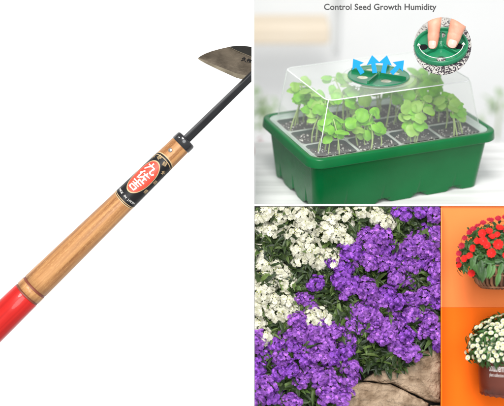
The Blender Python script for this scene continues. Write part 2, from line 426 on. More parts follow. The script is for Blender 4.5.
# blade: outline in display frame, sloping back towards its top edge
bl = root('', G, None, None); COL.objects.unlink(bl); bpy.data.objects.remove(bl)
def bp(px, py): 
    y = YH + .006 + (80 - py) * .0006
    return P(px, py, y)
top = [(198, 58.2), (200.5, 56), (205, 53.6), (212, 51), (220, 48.8), (229, 46.8), (237, 46.1), (245, 46.2), (251.4, 47)]
bot = [(198, 58.8), (200.5, 60.6), (206, 63.6), (212.5, 66.8), (220, 70.4), (228, 74), (236, 77.6), (243.5, 79.6), (251.4, 80.4)]
def sheet(t_, b_, th, off, name, m, n=4, par=None, bulge=0):
    v = []; f = []; K = len(t_)
    for s_ in (0, 1):
        for i in range(K):
            for j in range(n + 1):
                q = j / n
                p = bp(t_[i][0] * (1 - q) + b_[i][0] * q, t_[i][1] * (1 - q) + b_[i][1] * q) + Vector((0, -off + s_ * th - bulge * sin(pi * q), 0))
                v.append(Hinv @ p)
    N = K * (n + 1)
    for i in range(K - 1):
        for j in range(n):
            a = i * (n + 1) + j; q = (a, a + 1, a + n + 2, a + n + 1)
            f += [q, tuple(x + N for x in q[::-1])]
    rim_ = [i * (n + 1) for i in range(K)] + [(K - 1) * (n + 1) + j for j in range(1, n + 1)] + [i * (n + 1) + n for i in range(K - 2, -1, -1)] + [j for j in range(n - 1, 0, -1)]
    for i in range(len(rim_)):
        a, b2 = rim_[i], rim_[(i + 1) % len(rim_)]; f.append((a, b2, b2 + N, a + N))
    o = MB(); o.add(v, f); return o.build(name, m, par or hoe, smooth=False, fix=True)
blade = sheet(top, bot, .0016, 0, 'blade', 'blade', 6, bulge=.0006)
mid = [(a[0] + (b_[0] - a[0]) * .90, a[1] + (b_[1] - a[1]) * .90) for a, b_ in zip(top, bot)]
sheet([(x, y - 1.2) for x, y in mid], [(x, y + .05) for x, y in bot], .0008, .0006, 'cutting_edge', 'blade_edge', 2, blade)
sheet([(229.5, 46.7), (233, 46.3), (237, 46.0), (245, 46.1), (251.5, 46.9)], [(229.6, 46.9), (233, 48.6), (237, 50.6), (245, 53.8), (251.5, 56.6)], .0020, .0011, 'forged_spine', 'forged', 2, blade)
sheet([(229.6, 47.0), (233, 48.6), (237, 50.6), (245, 53.8), (251.5, 56.6)], [(229.7, 47.3), (233, 49.1), (237, 51.2), (245, 54.5), (251.5, 57.3)], .0010, .0009, 'polished_line', 'blade_edge', 1, blade)
t = text_mb('久作', .0052, .0002, .0001)
tm = HX.inverted() @ T(bp(246.5, 60.5) + Vector((0, -.0012, 0))) @ R(radians(90) - .35, 'X') @ R(-.35, 'Z')
t.build('engraved_mark', 'ink', blade, smooth=False, X=tm)

# ------------------------------------------------------------------ seed tray on the white wood table
YAW = radians(21.6); L, W, H = .219, .141, .067
Fw = G @ P(311.5, 161.8, .0)
TX = T(Fw) @ R(YAW, 'Z') @ T(L / 2, W / 2, -H)     # tray centre on the table top
def rring(lx, ly, r, z, n=10, m=0, fn=None):
    lx /= 2; ly /= 2; pts = []
    cs = [(lx - r, ly - r, 0), (-lx + r, ly - r, pi / 2), (-lx + r, -ly + r, pi), (lx - r, -ly + r, 1.5 * pi)]
    for i, (cx, cy, a0) in enumerate(cs):
        for k in range(n + 1):
            a = a0 + k * pi / 2 / n; pts.append(Vector((cx + r * cos(a), cy + r * sin(a), z)))
        if m:
            nx = cs[(i + 1) % 4]; a1 = a0 + pi / 2
            p0 = pts[-1]; p1 = Vector((nx[0] + r * cos(nx[2]), nx[1] + r * sin(nx[2]), z))
            for k in range(1, m): pts.append(p0.lerp(p1, k / m))
    if fn: pts = [fn(p) for p in pts]
    return pts
tray = root('seed_tray', TX, 'green plastic seed tray with sloping sides standing on the white wood table', 'seed tray')
def dent(p):
    # scalloped foot line and wedge recesses on the long and short sides
    q = Vector(p); lx = (L - .034) / 2; t = p.z / H
    for axis, span, cents in (('x', L, (-.062, -.019, .024, .067)), ('y', W, (-.034, 0, .034))):
        other = abs(p.y) / (W / 2) if axis == 'x' else abs(p.x) / (L / 2)
        if other < .70: continue
        s_ = p.x if axis == 'x' else p.y
        for c in cents:
            d = abs(s_ - c)
            if p.z < .004 and d < .011: q.z = p.z + .0050 * (.5 + .5 * cos(pi * d / .011)) ** .7
            w = .0042 * (1 - p.z / .026)
            if p.z < .024 and .0 < w and d < w:
                e = .0015 * min(1, (w - d) / .0016) * (1 - p.z / .03)
                if axis == 'x': q.y -= math.copysign(e, p.y)
                else: q.x -= math.copysign(e, p.x)
    return q
b = MB(); rings = []
zs = [0, .001, .002, .003, .0045, .006, .009, .012, .015, .018, .021, .024, .03, .04, .050, .058]
rings.append(rring(L * .7, W * .6, .01, .003, 10, 220))
for z in zs:
    t_ = z / .058
    rings.append(rring(L - .025 + .011 * t_, W - .027 + .013 * t_, .0095, z, 10, 220, dent))
loft(b, rings, cap0=True).build('body', 'tray_green', tray, fix=True)
b = MB()
prof = [(-.0135, -.0100), (-.0012, -.0100), (.0003, -.0099), (.0007, -.0095), (.0008, -.0090), (.0000, -.0014), (-.0001, -.0009), (-.0005, -.0003), (-.0011, 0), (-.0016, .0001), (-.0045, .0002), (-.006, -.0004), (-.0065, -.006), (-.012, -.006)]
loft(b, [rring(L + 2 * d, W + 2 * d, .016 + d * .5, H + z, 12, 6) for d, z in prof]).build('rim', 'tray_green', tray, fix=True)

# cell insert: dark cups in a grey grid
ins = root('cell_insert', TX @ T(0, 0, H), 'twelve-cell insert of dark cups inside the green seed tray', 'tray insert')
NX, NY = 4, 3; IL, IW = L - .025, W - .025; cw, cd = IL / NX, IW / NY; rim_w = .0016
cells = []
g = MB()
for i in range(NX):
    for j in range(NY):
        cx = -IL / 2 + cw * (i + .5); cy = -IW / 2 + cd * (j + .5); cells.append((i, j, cx, cy))
        o_ = [Vector((cx + sx * cw / 2, cy + sy * cd / 2, .0)) for sx, sy in ((-1, -1), (1, -1), (1, 1), (-1, 1))]
        m_ = MB()
        ot = []; n = 8
        inner = rring(cw - 2 * rim_w, cd - 2 * rim_w, .005, 0, 5, 4)
        # outer ring on the cell square, same vertex count by projecting
        for p in inner:
            k = max(abs(p.x) / (cw / 2), abs(p.y) / (cd / 2)); ot.append(Vector((p.x / k, p.y / k, 0)))
        loft(g, [ot, inner, [p + Vector((0, 0, -.0012)) for p in inner]], X=T(cx, cy, -.0035))
g.build('cell_grid', 'grid_plastic', ins, fix=True)
for i, j, cx, cy in cells:
    m_ = MB()
    loft(m_, [rring(cw - 2 * rim_w - .0001, cd - 2 * rim_w - .0001, .005, -.0036, 5), rring(cw - .007, cd - .007, .006, -.02, 5), rring(cw - .013, cd - .013, .006, -.046, 5)], cap1=True, X=T(cx, cy, 0))
    m_.build('cup', 'cup_green', ins, fix=True)
g = MB()
loft(g, [rring(L - .0128, W - .0128, .010, -.0008, 12), rring(L - .019, W - .019, .008, -.0016, 12), rring(IL + .0006, IW + .0006, .006, -.0034, 12), rring(IL - .001, IW - .001, .006, -.0036, 12)])
g.build('flange', 'flange', ins, fix=True)

# soil in the cells
so = MB(); pe = []
def soil_z(x, y): return -.0085 + .0035 * noise.noise(Vector((x * 110, y * 110, 3))) + .0018 * noise.noise(Vector((x * 500, y * 500, 1)))
for i, j, cx, cy in cells:
    n = 14; v = []; f = []
    hx, hy = (cw - .0035) / 2, (cd - .0035) / 2
    for a in range(n + 1):
        for c in range(n + 1):
            x = cx + hx * (2 * a / n - 1); y = cy + hy * (2 * c / n - 1)
            e = max(abs(2 * a / n - 1), abs(2 * c / n - 1))
            v.append((x, y, soil_z(x, y) - (.003 if e > .95 else 0) + .0015 * (1 - e)))
    for a in range(n):
        for c in range(n):
            q = a * (n + 1) + c; f.append((q, q + n + 1, q + n + 2, q + 1))
    so.add(v, f, mi=0)
ico = [(0, 0, 1), (.89, 0, .45), (.28, .85, .45), (-.72, .53, .45), (-.72, -.53, .45), (.28, -.85, .45), (.72, .53, -.45), (-.28, .85, -.45), (-.89, 0, -.45), (-.28, -.85, -.45), (.72, -.53, -.45), (0, 0, -1)]
icf = [(0, 1, 2), (0, 2, 3), (0, 3, 4), (0, 4, 5), (0, 5, 1), (1, 6, 2), (2, 7, 3), (3, 8, 4), (4, 9, 5), (5, 10, 1), (2, 6, 7), (3, 7, 8), (4, 8, 9), (5, 9, 10), (1, 10, 6), (11, 7, 6), (11, 8, 7), (11, 9, 8), (11, 10, 9), (11, 6, 10)]
def pebble(mb, pos, r, mi):
    mb.add([(p[0] * random.uniform(.7, 1.2), p[1] * random.uniform(.7, 1.2), p[2] * random.uniform(.6, 1)) for p in ico], icf,
           T(pos) @ R(random.uniform(0, 6.3), 'Z') @ R(random.uniform(0, 6.3), 'X') @ S(r), mi)
for i, j, cx, cy in cells:
    for k in range(420):
        x = cx + random.uniform(-1, 1) * (cw / 2 - .0028); y = cy + random.uniform(-1, 1) * (cd / 2 - .0028)
        w_ = random.random()
        pebble(so, (x, y, soil_z(x, y) + .0006), random.uniform(.0004, .0012) if w_ < .42 else random.uniform(.0005, .0013), 1 if w_ < .34 else 2)
o = so.build('potting_soil', ['soil', 'perlite', 'peat'], smooth=False); o.matrix_world = TX @ T(0, 0, H)
tag(o, 'dark potting soil with white perlite filling the tray cells', 'soil', kind='stuff')

# seedlings
def round_leaf_mesh(kind):
    b = MB(); na, nr = 24, 5; v = [(0, .5, 0)]; f = []
    def out(a):                              # outline, a = 0 at the tip
        x = sin(a); y = cos(a)
        if kind: return Vector((x * .53, .5 + y * .5 - .13 * math.exp(-(a / .28) ** 2) - .10 * math.exp(-((abs(a) - pi) / .3) ** 2) * -1, 0))
        return Vector((x * .43 * (1 - .22 * y), .5 + y * .5, 0))
    for r_ in range(1, nr + 1):
        for k in range(na):
            a = -pi + 2 * pi * k / na; o_ = out(a); p = Vector((0, .5, 0)).lerp(o_, r_ / nr); v.append(tuple(p))
    for i_, (x, y, z) in enumerate(v):
        z = -.30 * y * y + .14 * y + .10 * abs(x) - .75 * x * x + .02 * sin(11 * y + 4 * x)
        v[i_] = (x, y, z)
    for k in range(na):
        f.append((0, 1 + k, 1 + (k + 1) % na))
        for r_ in range(nr - 1):
            a = 1 + r_ * na; f.append((a + k, a + na + k, a + na + (k + 1) % na, a + (k + 1) % na))
    b.add(v, f); return b
RL = [round_leaf_mesh(0), round_leaf_mesh(1)]
TXi = TX @ T(0, 0, H)
rows = ['front row', 'middle row', 'back row']; colsn = ['leftmost cell', 'second cell from the left', 'third cell from the left', 'rightmost cell']
hname = ['tallest', 'second tallest', 'third tallest', 'fourth tallest', 'shortest']
DH = .0535
spots = {}
for i, j, cx, cy in cells:
    hs = sorted([random.uniform(.014 + .007 * j, .036 + .006 * j) for _ in range(5)], reverse=True)
    for k in range(5):
        a = random.uniform(0, 6.28); rr_ = random.uniform(.005, .0165)
        spots[(i, j, k)] = (cx + rr_ * cos(a + k * 2.1), cy + rr_ * .8 * sin(a + k * 2.1), hs[k] + .0085)
for (i, j, k), (x, y, h) in spots.items():
    st = root('seedling', TXi @ T(x, y, -.0085), f'{hname[k]} of the five green seedlings in the {rows[j]}, {colsn[i]}', 'seedling', 'seedlings growing in the tray cells')
    lean = Vector((random.uniform(-.35, .35), random.uniform(-.3, .22), 0)) * h
    # keep the heads inside the dome
    tx = max(-.072, min(.072, x + lean.x)); ty = max(-.040, min(.042, y + lean.y)); lean = Vector((tx - x, ty - y, 0))
    bw = Vector((random.uniform(-.0025, .0025), random.uniform(-.0015, .0015), 0))
    pts = [Vector((0, 0, -.002)) + lean * (t_ ** 1.7) + Vector((0, 0, h * t_)) + bw * sin(pi * t_) for t_ in (0, .15, .3, .45, .6, .75, .9, 1)]
    r0 = random.uniform(.0006, .0009)
    b = MB(); tube(b, pts, [r0 * 1.2, r0 * 1.1, r0, r0, r0, r0 * .95, r0 * .9, r0 * .8], 7); b.build('stem', 'stem_green', st)
    tip = pts[-1]; a0 = random.uniform(0, 6.28); nl = random.choice((3, 4, 4, 5, 5))
    lm = random.choice(('leaf_a', 'leaf_a', 'leaf_b'))
    for q in range(nl):
        low = q >= 2
        a = a0 + q * (pi if q < 2 else 1.9) + random.uniform(-.3, .3)
        sz = random.uniform(.0110, .0165) * (1 if q < 2 else random.uniform(.7, 1.0))
        pit = random.uniform(-.45, .35)
        base = tip + Vector((cos(a), sin(a), 0)) * .0022 + Vector((0, 0, -.004 * (q // 2) * random.uniform(.4, 1.6)))
        tlt = random.uniform(.0, 1.1)
        bb = MB(); bb.merge(RL[random.random() < .55], R(a - pi / 2, 'Z') @ R(pit, 'X') @ S(sz * random.uniform(.85, 1.0), sz, sz)); bb.v = [R(tlt, 'X') @ p for p in bb.v]
        tube(bb, [tip + Vector((0, 0, -.004 * (q // 2)))- base, Vector((0, 0, 0))], .00045, 5)
        bb.build('leaf', lm, st, X=T(base))

# humidity dome
dl = L - .026; dw = W - .026
dome = root('humidity_dome', TXi @ T(0, 0, .0006), 'clear plastic humidity dome with a round green vent covering the seed tray', 'dome lid')
TLx, TWx = .170, .112; OY = .0055
def dring(t_, z, r=.010):
    lx = dl + (TLx - dl) * t_; ly = dw + (TWx - dw) * t_
    return rring(lx, ly, r, z, 8)
b = MB()
rg = [rring(L - .014, W - .014, .012, .0, 8), rring(L - .0215, W - .0215, .011, .0004, 8), dring(0, .0012)]
for t_ in (.25, .5, .75, .93): rg.append([p + Vector((0, OY * t_, 0)) for p in dring(t_, DH * t_)])
rg += [[p + Vector((0, OY, 0)) for p in q] for q in (rring(TLx - .0015, TWx - .0015, .0095, DH * .985, 8), rring(TLx - .006, TWx - .006, .008, DH, 8), rring(TLx * .5, TWx * .4, .006, DH + .0004, 8))]
loft(b, rg[:-2]); loft(b, rg[-3:], cap1=True, mi=1); b.build('cover', ['dome', 'dome_top_veil'], dome)
M['dome_glint_soft'] = clear_plastic('dome_glint_soft', .35)  # weaker copy of the painted edge highlight, for back and right edges
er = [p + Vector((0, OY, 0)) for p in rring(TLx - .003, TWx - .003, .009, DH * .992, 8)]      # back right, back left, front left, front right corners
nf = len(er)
b = MB(); tube(b, er[13:32], .0006, 6); b.build('edge_glint_rib', 'dome_glint', dome, fix=True)  # front and left top edges: bright highlight painted as a white bead
b = MB(); tube(b, er[31:] + er[:14], .0005, 6); b.build('edge_glint_rib', 'dome_glint_soft', dome, fix=True)
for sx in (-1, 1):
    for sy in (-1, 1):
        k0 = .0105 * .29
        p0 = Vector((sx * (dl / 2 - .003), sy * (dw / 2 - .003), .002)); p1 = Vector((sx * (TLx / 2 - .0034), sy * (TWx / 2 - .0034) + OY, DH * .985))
        b = MB(); tube(b, [p0, p1], .0005, 6); b.build('corner_glint_rib', 'dome_glint' if sx < 0 and sy < 0 else 'dome_glint_soft', dome, fix=True)  # front left corner gets the brighter painted highlight
# vent in the dome top, with holes and crossed ribs
VX = T(-.0045, -.006, DH + .0012)
RV = .0325
v = []; f = []
def disc_with_holes(R_, holes, th, seg=72):
    bm = bmesh.new()
    def circ(cx, cy, r, n): return [bm.verts.new((cx + r * cos(2 * pi * k / n), cy + r * sin(2 * pi * k / n), 0)) for k in range(n)]
    ed = []
    for cx, cy, r, n in [(0, 0, R_, seg)] + [(a, b_, c, 28) for a, b_, c in holes]:
        vs = circ(cx, cy, r, n); ed += [bm.edges.new((vs[k], vs[(k + 1) % n])) for k in range(n)]
    bmesh.ops.triangle_fill(bm, use_beauty=True, use_dissolve=False, edges=ed)
    r_ = bmesh.ops.extrude_face_region(bm, geom=list(bm.faces))
    bmesh.ops.translate(bm, vec=(0, 0, th), verts=[g_ for g_ in r_['geom'] if isinstance(g_, bmesh.types.BMVert)])
    bmesh.ops.recalc_face_normals(bm, faces=bm.faces)
    bm.verts.index_update()
    o = MB(); o.add([v_.co.copy() for v_ in bm.verts], [tuple(v_.index for v_ in f_.verts) for f_ in bm.faces]); bm.free(); return o
aR = radians(-47)
holes = [(cos(a + aR) * .0185, sin(a + aR) * .0185, .0058) for a in (pi / 4, 3 * pi / 4, 5 * pi / 4, 7 * pi / 4)]
vd = disc_with_holes(RV, holes, .0016).build('vent_dial', 'vent_green', dome, smooth=False, X=VX)
b = MB(); lathe(b, [(RV - .0012, 0), (RV, 0), (RV + .0002, .0018), (RV - .0004, .0022), (RV - .0012, .0018), (RV - .0012, 0)], 72); b.build('dial_rim', 'vent_green', vd, fix=True)
for a in (0, pi / 2):
    b = MB(); box(b, -RV + .002, RV - .002, -.0009, .0009, .0014, .0050, R(a + aR - .02, 'Z') @ T(0, 0, 0)) if a == 0 else (box(b, -RV + .002, -.00095, -.0009, .0009, .0014, .0050, R(a + aR - .02, 'Z')), box(b, .00095, RV - .002, -.0009, .0009, .0014, .0050, R(a + aR - .02, 'Z')))
    b.build('rib', 'vent_rib', vd, smooth=False)
b = MB(); lathe(b, [(.0026, .0014), (.0026, .0056), (.0020, .0060), (.0001, .0060)], 24); b.build('hub', 'vent_rib', vd, fix=True)
for hx, hy, r in holes:
    b = MB(); lathe(b, [(.0001, .0010), (r - .0001, .0010)], 24, T(hx, hy, 0)); b.build('vent_filter', 'verb_white', vd)
b = MB(); lathe(b, [(RV + .0006, -.0008), (RV + .0052, -.0008), (RV + .0055, .0006), (RV + .0008, .0012)], 72); b.build('vent_seat', 'dome', vd, fix=True)

# blue arrows rising from the vent
def arrow(px0, py0, px1, py1, y, label):
    a = P(px0, py0, y); b_ = P(px1, py1, y); d = (b_ - a); l = d.length
    X = Matrix(((d.x / l, -d.z / l, 0, a.x), (0, 0, -1, a.y), (d.z / l, d.x / l, 0, a.z), (0, 0, 0, 1)))
    s_ = .0024; hw = .0070; hl = .0088
    poly = [(0, -s_), (l - hl, -s_ * .9), (l - hl - .0004, -hw), (l, 0), (l - hl - .0004, hw), (l - hl, s_ * .9), (0, s_)]
    b2 = MB(); prism(b2, poly, -.0008, .0008)
    o = b2.build('arrow', 'blue', smooth=False, fix=True); o.matrix_world = G @ X
    tag(o, label, 'arrow', 'blue arrows rising from the vent')
YA = .03
arrow(362.5, 73.5, 353.2, 58.8, YA, 'leftmost blue arrow, tilted left, above the green dome vent')
arrow(374.8, 73, 372, 55.2, YA, 'nearly upright blue arrow, second from the left, above the green vent')
arrow(383.3, 73, 386.8, 55.4, YA, 'blue arrow third from the left, leaning slightly right above the green vent')
arrow(391.5, 73.5, 404, 60.4, YA, 'rightmost blue arrow, tilted right, above the green dome vent')

# lettering along the top
tt = text_mb('Control Seed Growth Humidity', .0086, .0004, .00013, spacing=1.0)
xs = [p.x for p in tt.v]; wd = max(xs) - min(xs); k = .1125 / wd
for p in tt.v: p.x *= k
o = tt.build('heading_text', 'letter', smooth=False); o.matrix_world = G @ T(P(380, 7.2, 0)) @ R(pi / 2, 'X')
tag(o, 'dark grey heading reading Control Seed Growth Humidity along the top', 'lettering')

# round close-up: perlite bed cut to a circle, green dial and two fingertips
YI = .012; cI = P(442.3, 46.2, YI); RI = .0286 * (D + YI) / D; tl = radians(41.5)
ro = Matrix(((1, 0, 0, cI.x), (0, 0, 1, cI.y), (0, -1, 0, cI.z), (0, 0, 0, 1)))  # not used for orientation of parts below
vd_ = cI - Vector((0, -D, 0)); IX = G @ T(cI) @ Matrix.Rotation(-atan2(vd_.x, vd_.y), 4, 'Z') @ Matrix.Rotation(atan2(vd_.z, hypot(vd_.x, vd_.y)), 4, 'X')
sl = 1 / tan(tl)                                # depth gained per unit height on the cut face
def cutp(r, a, d=0):                            # the circle widens a little with depth, like a cone seen end-on
    y = r * sin(a) * sl; q = 1 + (y + d) / vd_.length; y *= q
    return (r * cos(a) * q, y + d, r * sin(a) * q)
b = MB(); n = 72; rg = []
for i in range(0, 13): rg.append([cutp(max(.0001, RI * i / 12), 2 * pi * k / n) for k in range(n)])
rg.append([cutp(RI, 2 * pi * k / n, .012) for k in range(n)]); rg.append([cutp(.0001, 2 * pi * k / n, .012) for k in range(n)])
loft(b, rg)
m, nt, bs = new_mat('speckled_perlite'); M['speckle'] = m
tc = nt.nodes.new('ShaderNodeTexCoord'); vo = nt.nodes.new('ShaderNodeTexVoronoi'); vo.inputs['Scale'].default_value = 900
nt.links.new(tc.outputs['Object'], vo.inputs['Vector'])
nz = nt.nodes.new('ShaderNodeTexNoise'); nz.inputs['Scale'].default_value = 50; nt.links.new(tc.outputs['Object'], nz.inputs['Vector'])
sx_ = nt.nodes.new('ShaderNodeSeparateXYZ'); nt.links.new(tc.outputs['Object'], sx_.inputs[0])
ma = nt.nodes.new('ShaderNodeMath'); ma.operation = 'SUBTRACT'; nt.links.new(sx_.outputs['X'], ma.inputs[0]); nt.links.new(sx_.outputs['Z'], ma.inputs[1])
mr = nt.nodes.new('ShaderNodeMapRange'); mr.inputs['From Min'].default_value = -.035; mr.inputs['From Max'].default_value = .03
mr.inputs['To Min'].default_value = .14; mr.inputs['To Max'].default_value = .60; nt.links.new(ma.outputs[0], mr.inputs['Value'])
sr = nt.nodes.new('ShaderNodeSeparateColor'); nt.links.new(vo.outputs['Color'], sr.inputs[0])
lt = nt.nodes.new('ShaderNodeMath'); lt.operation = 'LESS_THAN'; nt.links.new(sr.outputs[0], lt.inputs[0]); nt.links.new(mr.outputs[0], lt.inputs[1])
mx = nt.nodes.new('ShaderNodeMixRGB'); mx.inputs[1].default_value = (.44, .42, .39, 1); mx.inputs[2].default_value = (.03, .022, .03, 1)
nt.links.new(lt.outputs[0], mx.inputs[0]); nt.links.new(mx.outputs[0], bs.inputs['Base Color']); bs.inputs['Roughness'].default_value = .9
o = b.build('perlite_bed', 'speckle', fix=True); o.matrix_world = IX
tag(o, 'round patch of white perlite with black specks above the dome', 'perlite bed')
b = MB()
# dial: tilted frame  x right, y up the slope, z out of the cut face
sy = Vector((0, cos(tl), sin(tl))); nz_ = Vector((0, -sin(tl), cos(tl)))
cD = Vector((-.0012, 0, -.0022)); cD.y = cD.z * sl
DX = Matrix(((1, 0, 0, cD.x), (0, sy.y, nz_.y, cD.y), (0, sy.z, nz_.z, cD.z), (0, 0, 0, 1)))
dial = root('vent_dial', IX @ DX @ T(0, 0, .0008), 'round green vent dial under two fingertips in the circular close-up', 'vent dial')
RD = .0268; hh = [(cos(a) * .0178, sin(a) * .0185, .0046) for a in (radians(-90), radians(0) + .02, pi - .02, radians(90))]
dd = disc_with_holes(RD, hh, .0014).build('plate', 'vent_green', dial, smooth=False)
b = MB(); lathe(b, [(RD - .0022, .0012), (RD - .0018, .0046), (RD - .0006, .0052), (RD + .0002, .0046), (RD, 0)], 72); b.build('dial_rim', 'vent_green', dial, fix=True)
for qx, qy in ((hh[1][0], hh[1][1]), (hh[2][0], hh[2][1])):
    b = MB(); lathe(b, [(.0001, .0003), (.0050, .0003)], 24, T(qx, qy, 0)); b.build('vent_opening', 'ink', dial)
for a in (radians(-38), radians(218), radians(90)):
    b = MB(); box(b, .0030, .0195, -.0008, .0008, .0013, .0052, R(a, 'Z')); b.build('rib', 'vent_green', dial, smooth=False)
b = MB(); lathe(b, [(.0036, .0012), (.0036, .0064), (.0028, .0066), (.0026, .0035), (.0001, .0035)], 24); b.build('hub', 'vent_green', dial, fix=True)
# curved double-headed arrow over the lower dial
b = MB(); ra = .0222
for k in range(36):
    a0 = radians(188) + k * radians(164) / 36; a1 = a0 + radians(164) / 36; q = []
    for a, r in ((a0, ra - .0003), (a0, ra + .0003), (a1, ra + .0003), (a1, ra - .0003)): q.append((r * cos(a), r * sin(a)))
    prism(b, q, 0, .0003)
for a, s_ in ((radians(186), -1), (radians(354), 1)):
    c, s2 = cos(a), sin(a); tn = Vector((-s2, c)) * s_; rd = Vector((c, s2)); p = rd * ra
    prism(b, [tuple(p + tn * .0032), tuple(p + rd * .0018), tuple(p - rd * .0018)], 0, .0003)
o = b.build('arrow', 'label_white', smooth=False, fix=True); o.matrix_world = IX @ DX @ T(0, 0, .0066)
tag(o, 'thin white curved two-headed arrow over the green vent dial', 'arrow')
# fingers
person = root('person', IX, 'two bare fingertips pressing down on the small green vent dial', 'person')
fb = MB()
def finger(px_t, px_b, rt, rb, yt, yb, tiltn):
    # px_t: (x,z) at the circle edge, px_b: (x,z) tip centre; display frame relative to the inset centre
    n = 28; rg = []
    prof = [(0, 1), (.12, 1), (.25, .985), (.36, .985), (.40, .955), (.43, .975), (.5, 1.01), (.62, .99), (.72, .97), (.80, .95), (.87, .90), (.92, .80), (.96, .64), (.985, .42), (1, .12)]
    A = Vector((px_t[0], yt, px_t[1])); B = Vector((px_b[0], yb, px_b[1])); dr = (B - A).normalized()
    sd = dr.cross(Vector((0, -1, 0))).normalized(); fr = sd.cross(dr).normalized()
    for t_, s_ in prof:
        r = (rt + (rb - rt) * t_) * s_; c = A.lerp(B, t_) + fr * (.0012 * sin(pi * t_))
        ring = []
        for k in range(n):
            a = 2 * pi * k / n
            ring.append(c + sd * r * cos(a) + fr * r * .86 * sin(a) * (1 - .10 * (sin(a) > 0) * (t_ > .7)))
        if t_ == 0:                           # the close-up circle crops the fingers
            for q_ in ring:
                for _ in range(80):
                    if hypot(q_.x, q_.z) < RI * .985: q_ -= dr * .0004
                    else: break
        rg.append(ring)
    loft(fb, rg, cap0=True, cap1=True)
    return A, B, sd, fr, dr
def nail(A, B, sd, fr, dr, rb, t0, t1, side, facing=1):
    v = []; f = []; nu, nw = 10, 8
    ln = (B - A).length
    for i in range(nu + 1):
        t_ = t0 + (t1 - t0) * i / nu; q = i / nu
        for j in range(nw + 1):
            s_ = -1 + 2 * j / nw
            hw = .80 * (1 - max(0, (q - .7) / .3) ** 2.2 * .55) * (1 - max(0, (.2 - q) / .2) ** 2 * .35)
            a = pi / 2 + side + s_ * hw
            edge = (rb * 1.03) * (1 if t_ < .86 else 1 - (t_ - .86) * 1.1)
            c = A.lerp(B, t_) + fr * (.0012 * sin(pi * t_))
            v.append(c + sd * edge * cos(a) + fr * edge * .90 * sin(a))
    for i in range(nu):
        for j in range(nw):
            a = i * (nw + 1) + j; f.append((a, a + nw + 1, a + nw + 2, a + 1))
    b_ = MB(); b_.add(v, f); return b_
K = (D + YI) / D / 1000
def rel(px, py): return ((px - 442.3) * K, (46.2 - py) * K)
f1 = finger(rel(434.6, 22.6), rel(432.6, 49.0), .0068, .0049, -.008, -.0105, 0)
f2 = finger(rel(457.6, 25.0), rel(450.2, 48.4), .0084, .0056, -.008, -.0095, 0)
ob = fb.build('fingers', 'skin', person, fix=True)
nail(*f1, .0050, .70, .985, -.15).build('fingernail', 'nail', person)
nail(*f2, .0058, .66, .98, .1).build('fingernail', 'nail', person)

# table and what stands far behind
Tz = (TX @ Vector((0, 0, 0))).z
def wbox(name, x0, x1, y0, y1, z0, z1, m, kind=None, label=None, cat=None):
    c = Vector(((x0 + x1) / 2, (y0 + y1) / 2, (z0 + z1) / 2)); b = MB()
    box(b, x0 - c.x, x1 - c.x, y0 - c.y, y1 - c.y, z0 - c.z, z1 - c.z)
    o = b.build(name, m, smooth=False); o.location = c
    return tag(o, label, cat, None, kind)
def W_at(px, py, y): return G @ P(px, py, y)
yb = 1.5
tbl = root('table', Matrix.Translation((.30, .20, Tz)), 'white wood table top under the green seed tray', 'table')
zfar = W_at(400, 150, 0)
b = MB(); nP = 9; x0_, x1_ = .0035 - .30, .62 - .30
y0_ = W_at(0, 206, 0.014).y
q0 = G @ Vector((0, -D, 0)); q1 = W_at(300, 142, 0); y1_ = (q0 + (q1 - q0) * ((Tz - q0.z) / (q1.z - q0.z))).y; print('table', y0_, y1_)
for k in range(nP):
    a = y0_ + (y1_ - y0_) * k / nP; c = y0_ + (y1_ - y0_) * (k + 1) / nP - .0006
    box(b, x0_, x1_, a - .20, c - .20, -.012, -.0001)
b.build('table_top', 'table', tbl, smooth=False)
far = G @ P(252, 203, yb)
wbox('wall', -.9, 1.6, far.y, far.y + .02, far.z - .9, far.z + 1.3, 'wall', 'structure')
def fbox(name, px0, py0, px1, py1, y, dep, m, label, cat):
    a = W_at(px0, py0, y); c = W_at(px1, py1, y); mid_ = (a + c) / 2
    wx = (c.x - a.x) / 2; hz = abs(a.z - c.z) / 2
    b = MB(); box(b, -wx, wx, -dep / 2, dep / 2, -hz, hz)
    o = b.build(name, m, smooth=False); o.location = mid_
    bv = o.modifiers.new('bevel', 'BEVEL'); bv.width = .008; bv.segments = 2
    tag(o, label, cat); return o
fbox('crate', 240, 18, 329, 41, 1.15, .08, 'beige', 'blurred pale beige wooden crate far behind the dome at upper left', 'crate')
fbox('window_post', 334, -20, 340, 56, 1.3, .03, 'post', 'blurred pale grey upright post far behind the dome', 'post')
def blur_plant(px, py, y, r, n, m, label, seed, sq=1.4):
    random.seed(seed); b = MB()
    for k in range(n):
        d = Vector((random.gauss(0, .45), random.gauss(0, .4), random.gauss(0, .5) * sq)) * r
        leaf(b, T(d) @ R(random.uniform(0, 6.3), 'Z') @ R(random.uniform(-1, 1), 'X'), r * .6, r * .38, .3, .2, 'lance', 3)
    c = W_at(px, py, y); o = root('plant', Matrix.Translation(c), label, 'plant')
    b.build('leaves', m, o)
    s2 = MB(); tube(s2, [(0, 0, -r * 1.6), (0, 0, 0), (r * .1, 0, r * .6)], [r * .05, r * .04, r * .02], 6); s2.build('stem', 'stem_green', o)
blur_plant(263, 104, .95, .034, 42, 'blur_leaf', 'blurred light green plant far behind the left corner of the tray', 3)
blur_plant(500, 104, 1.1, .045, 12, 'blur_leaf', 'blurred pale green plant far behind the right corner of the tray', 4, .8)
blur_plant(259, 148, .62, .016, 26, 'pink', 'small blurred pinkish plant behind the left end of the table', 5, .8)

# ------------------------------------------------------------------ flower bed
random.seed(21)
def bedP(px, py, lift=0):
    y = bedy(py) - lift; return P(px, py, y)
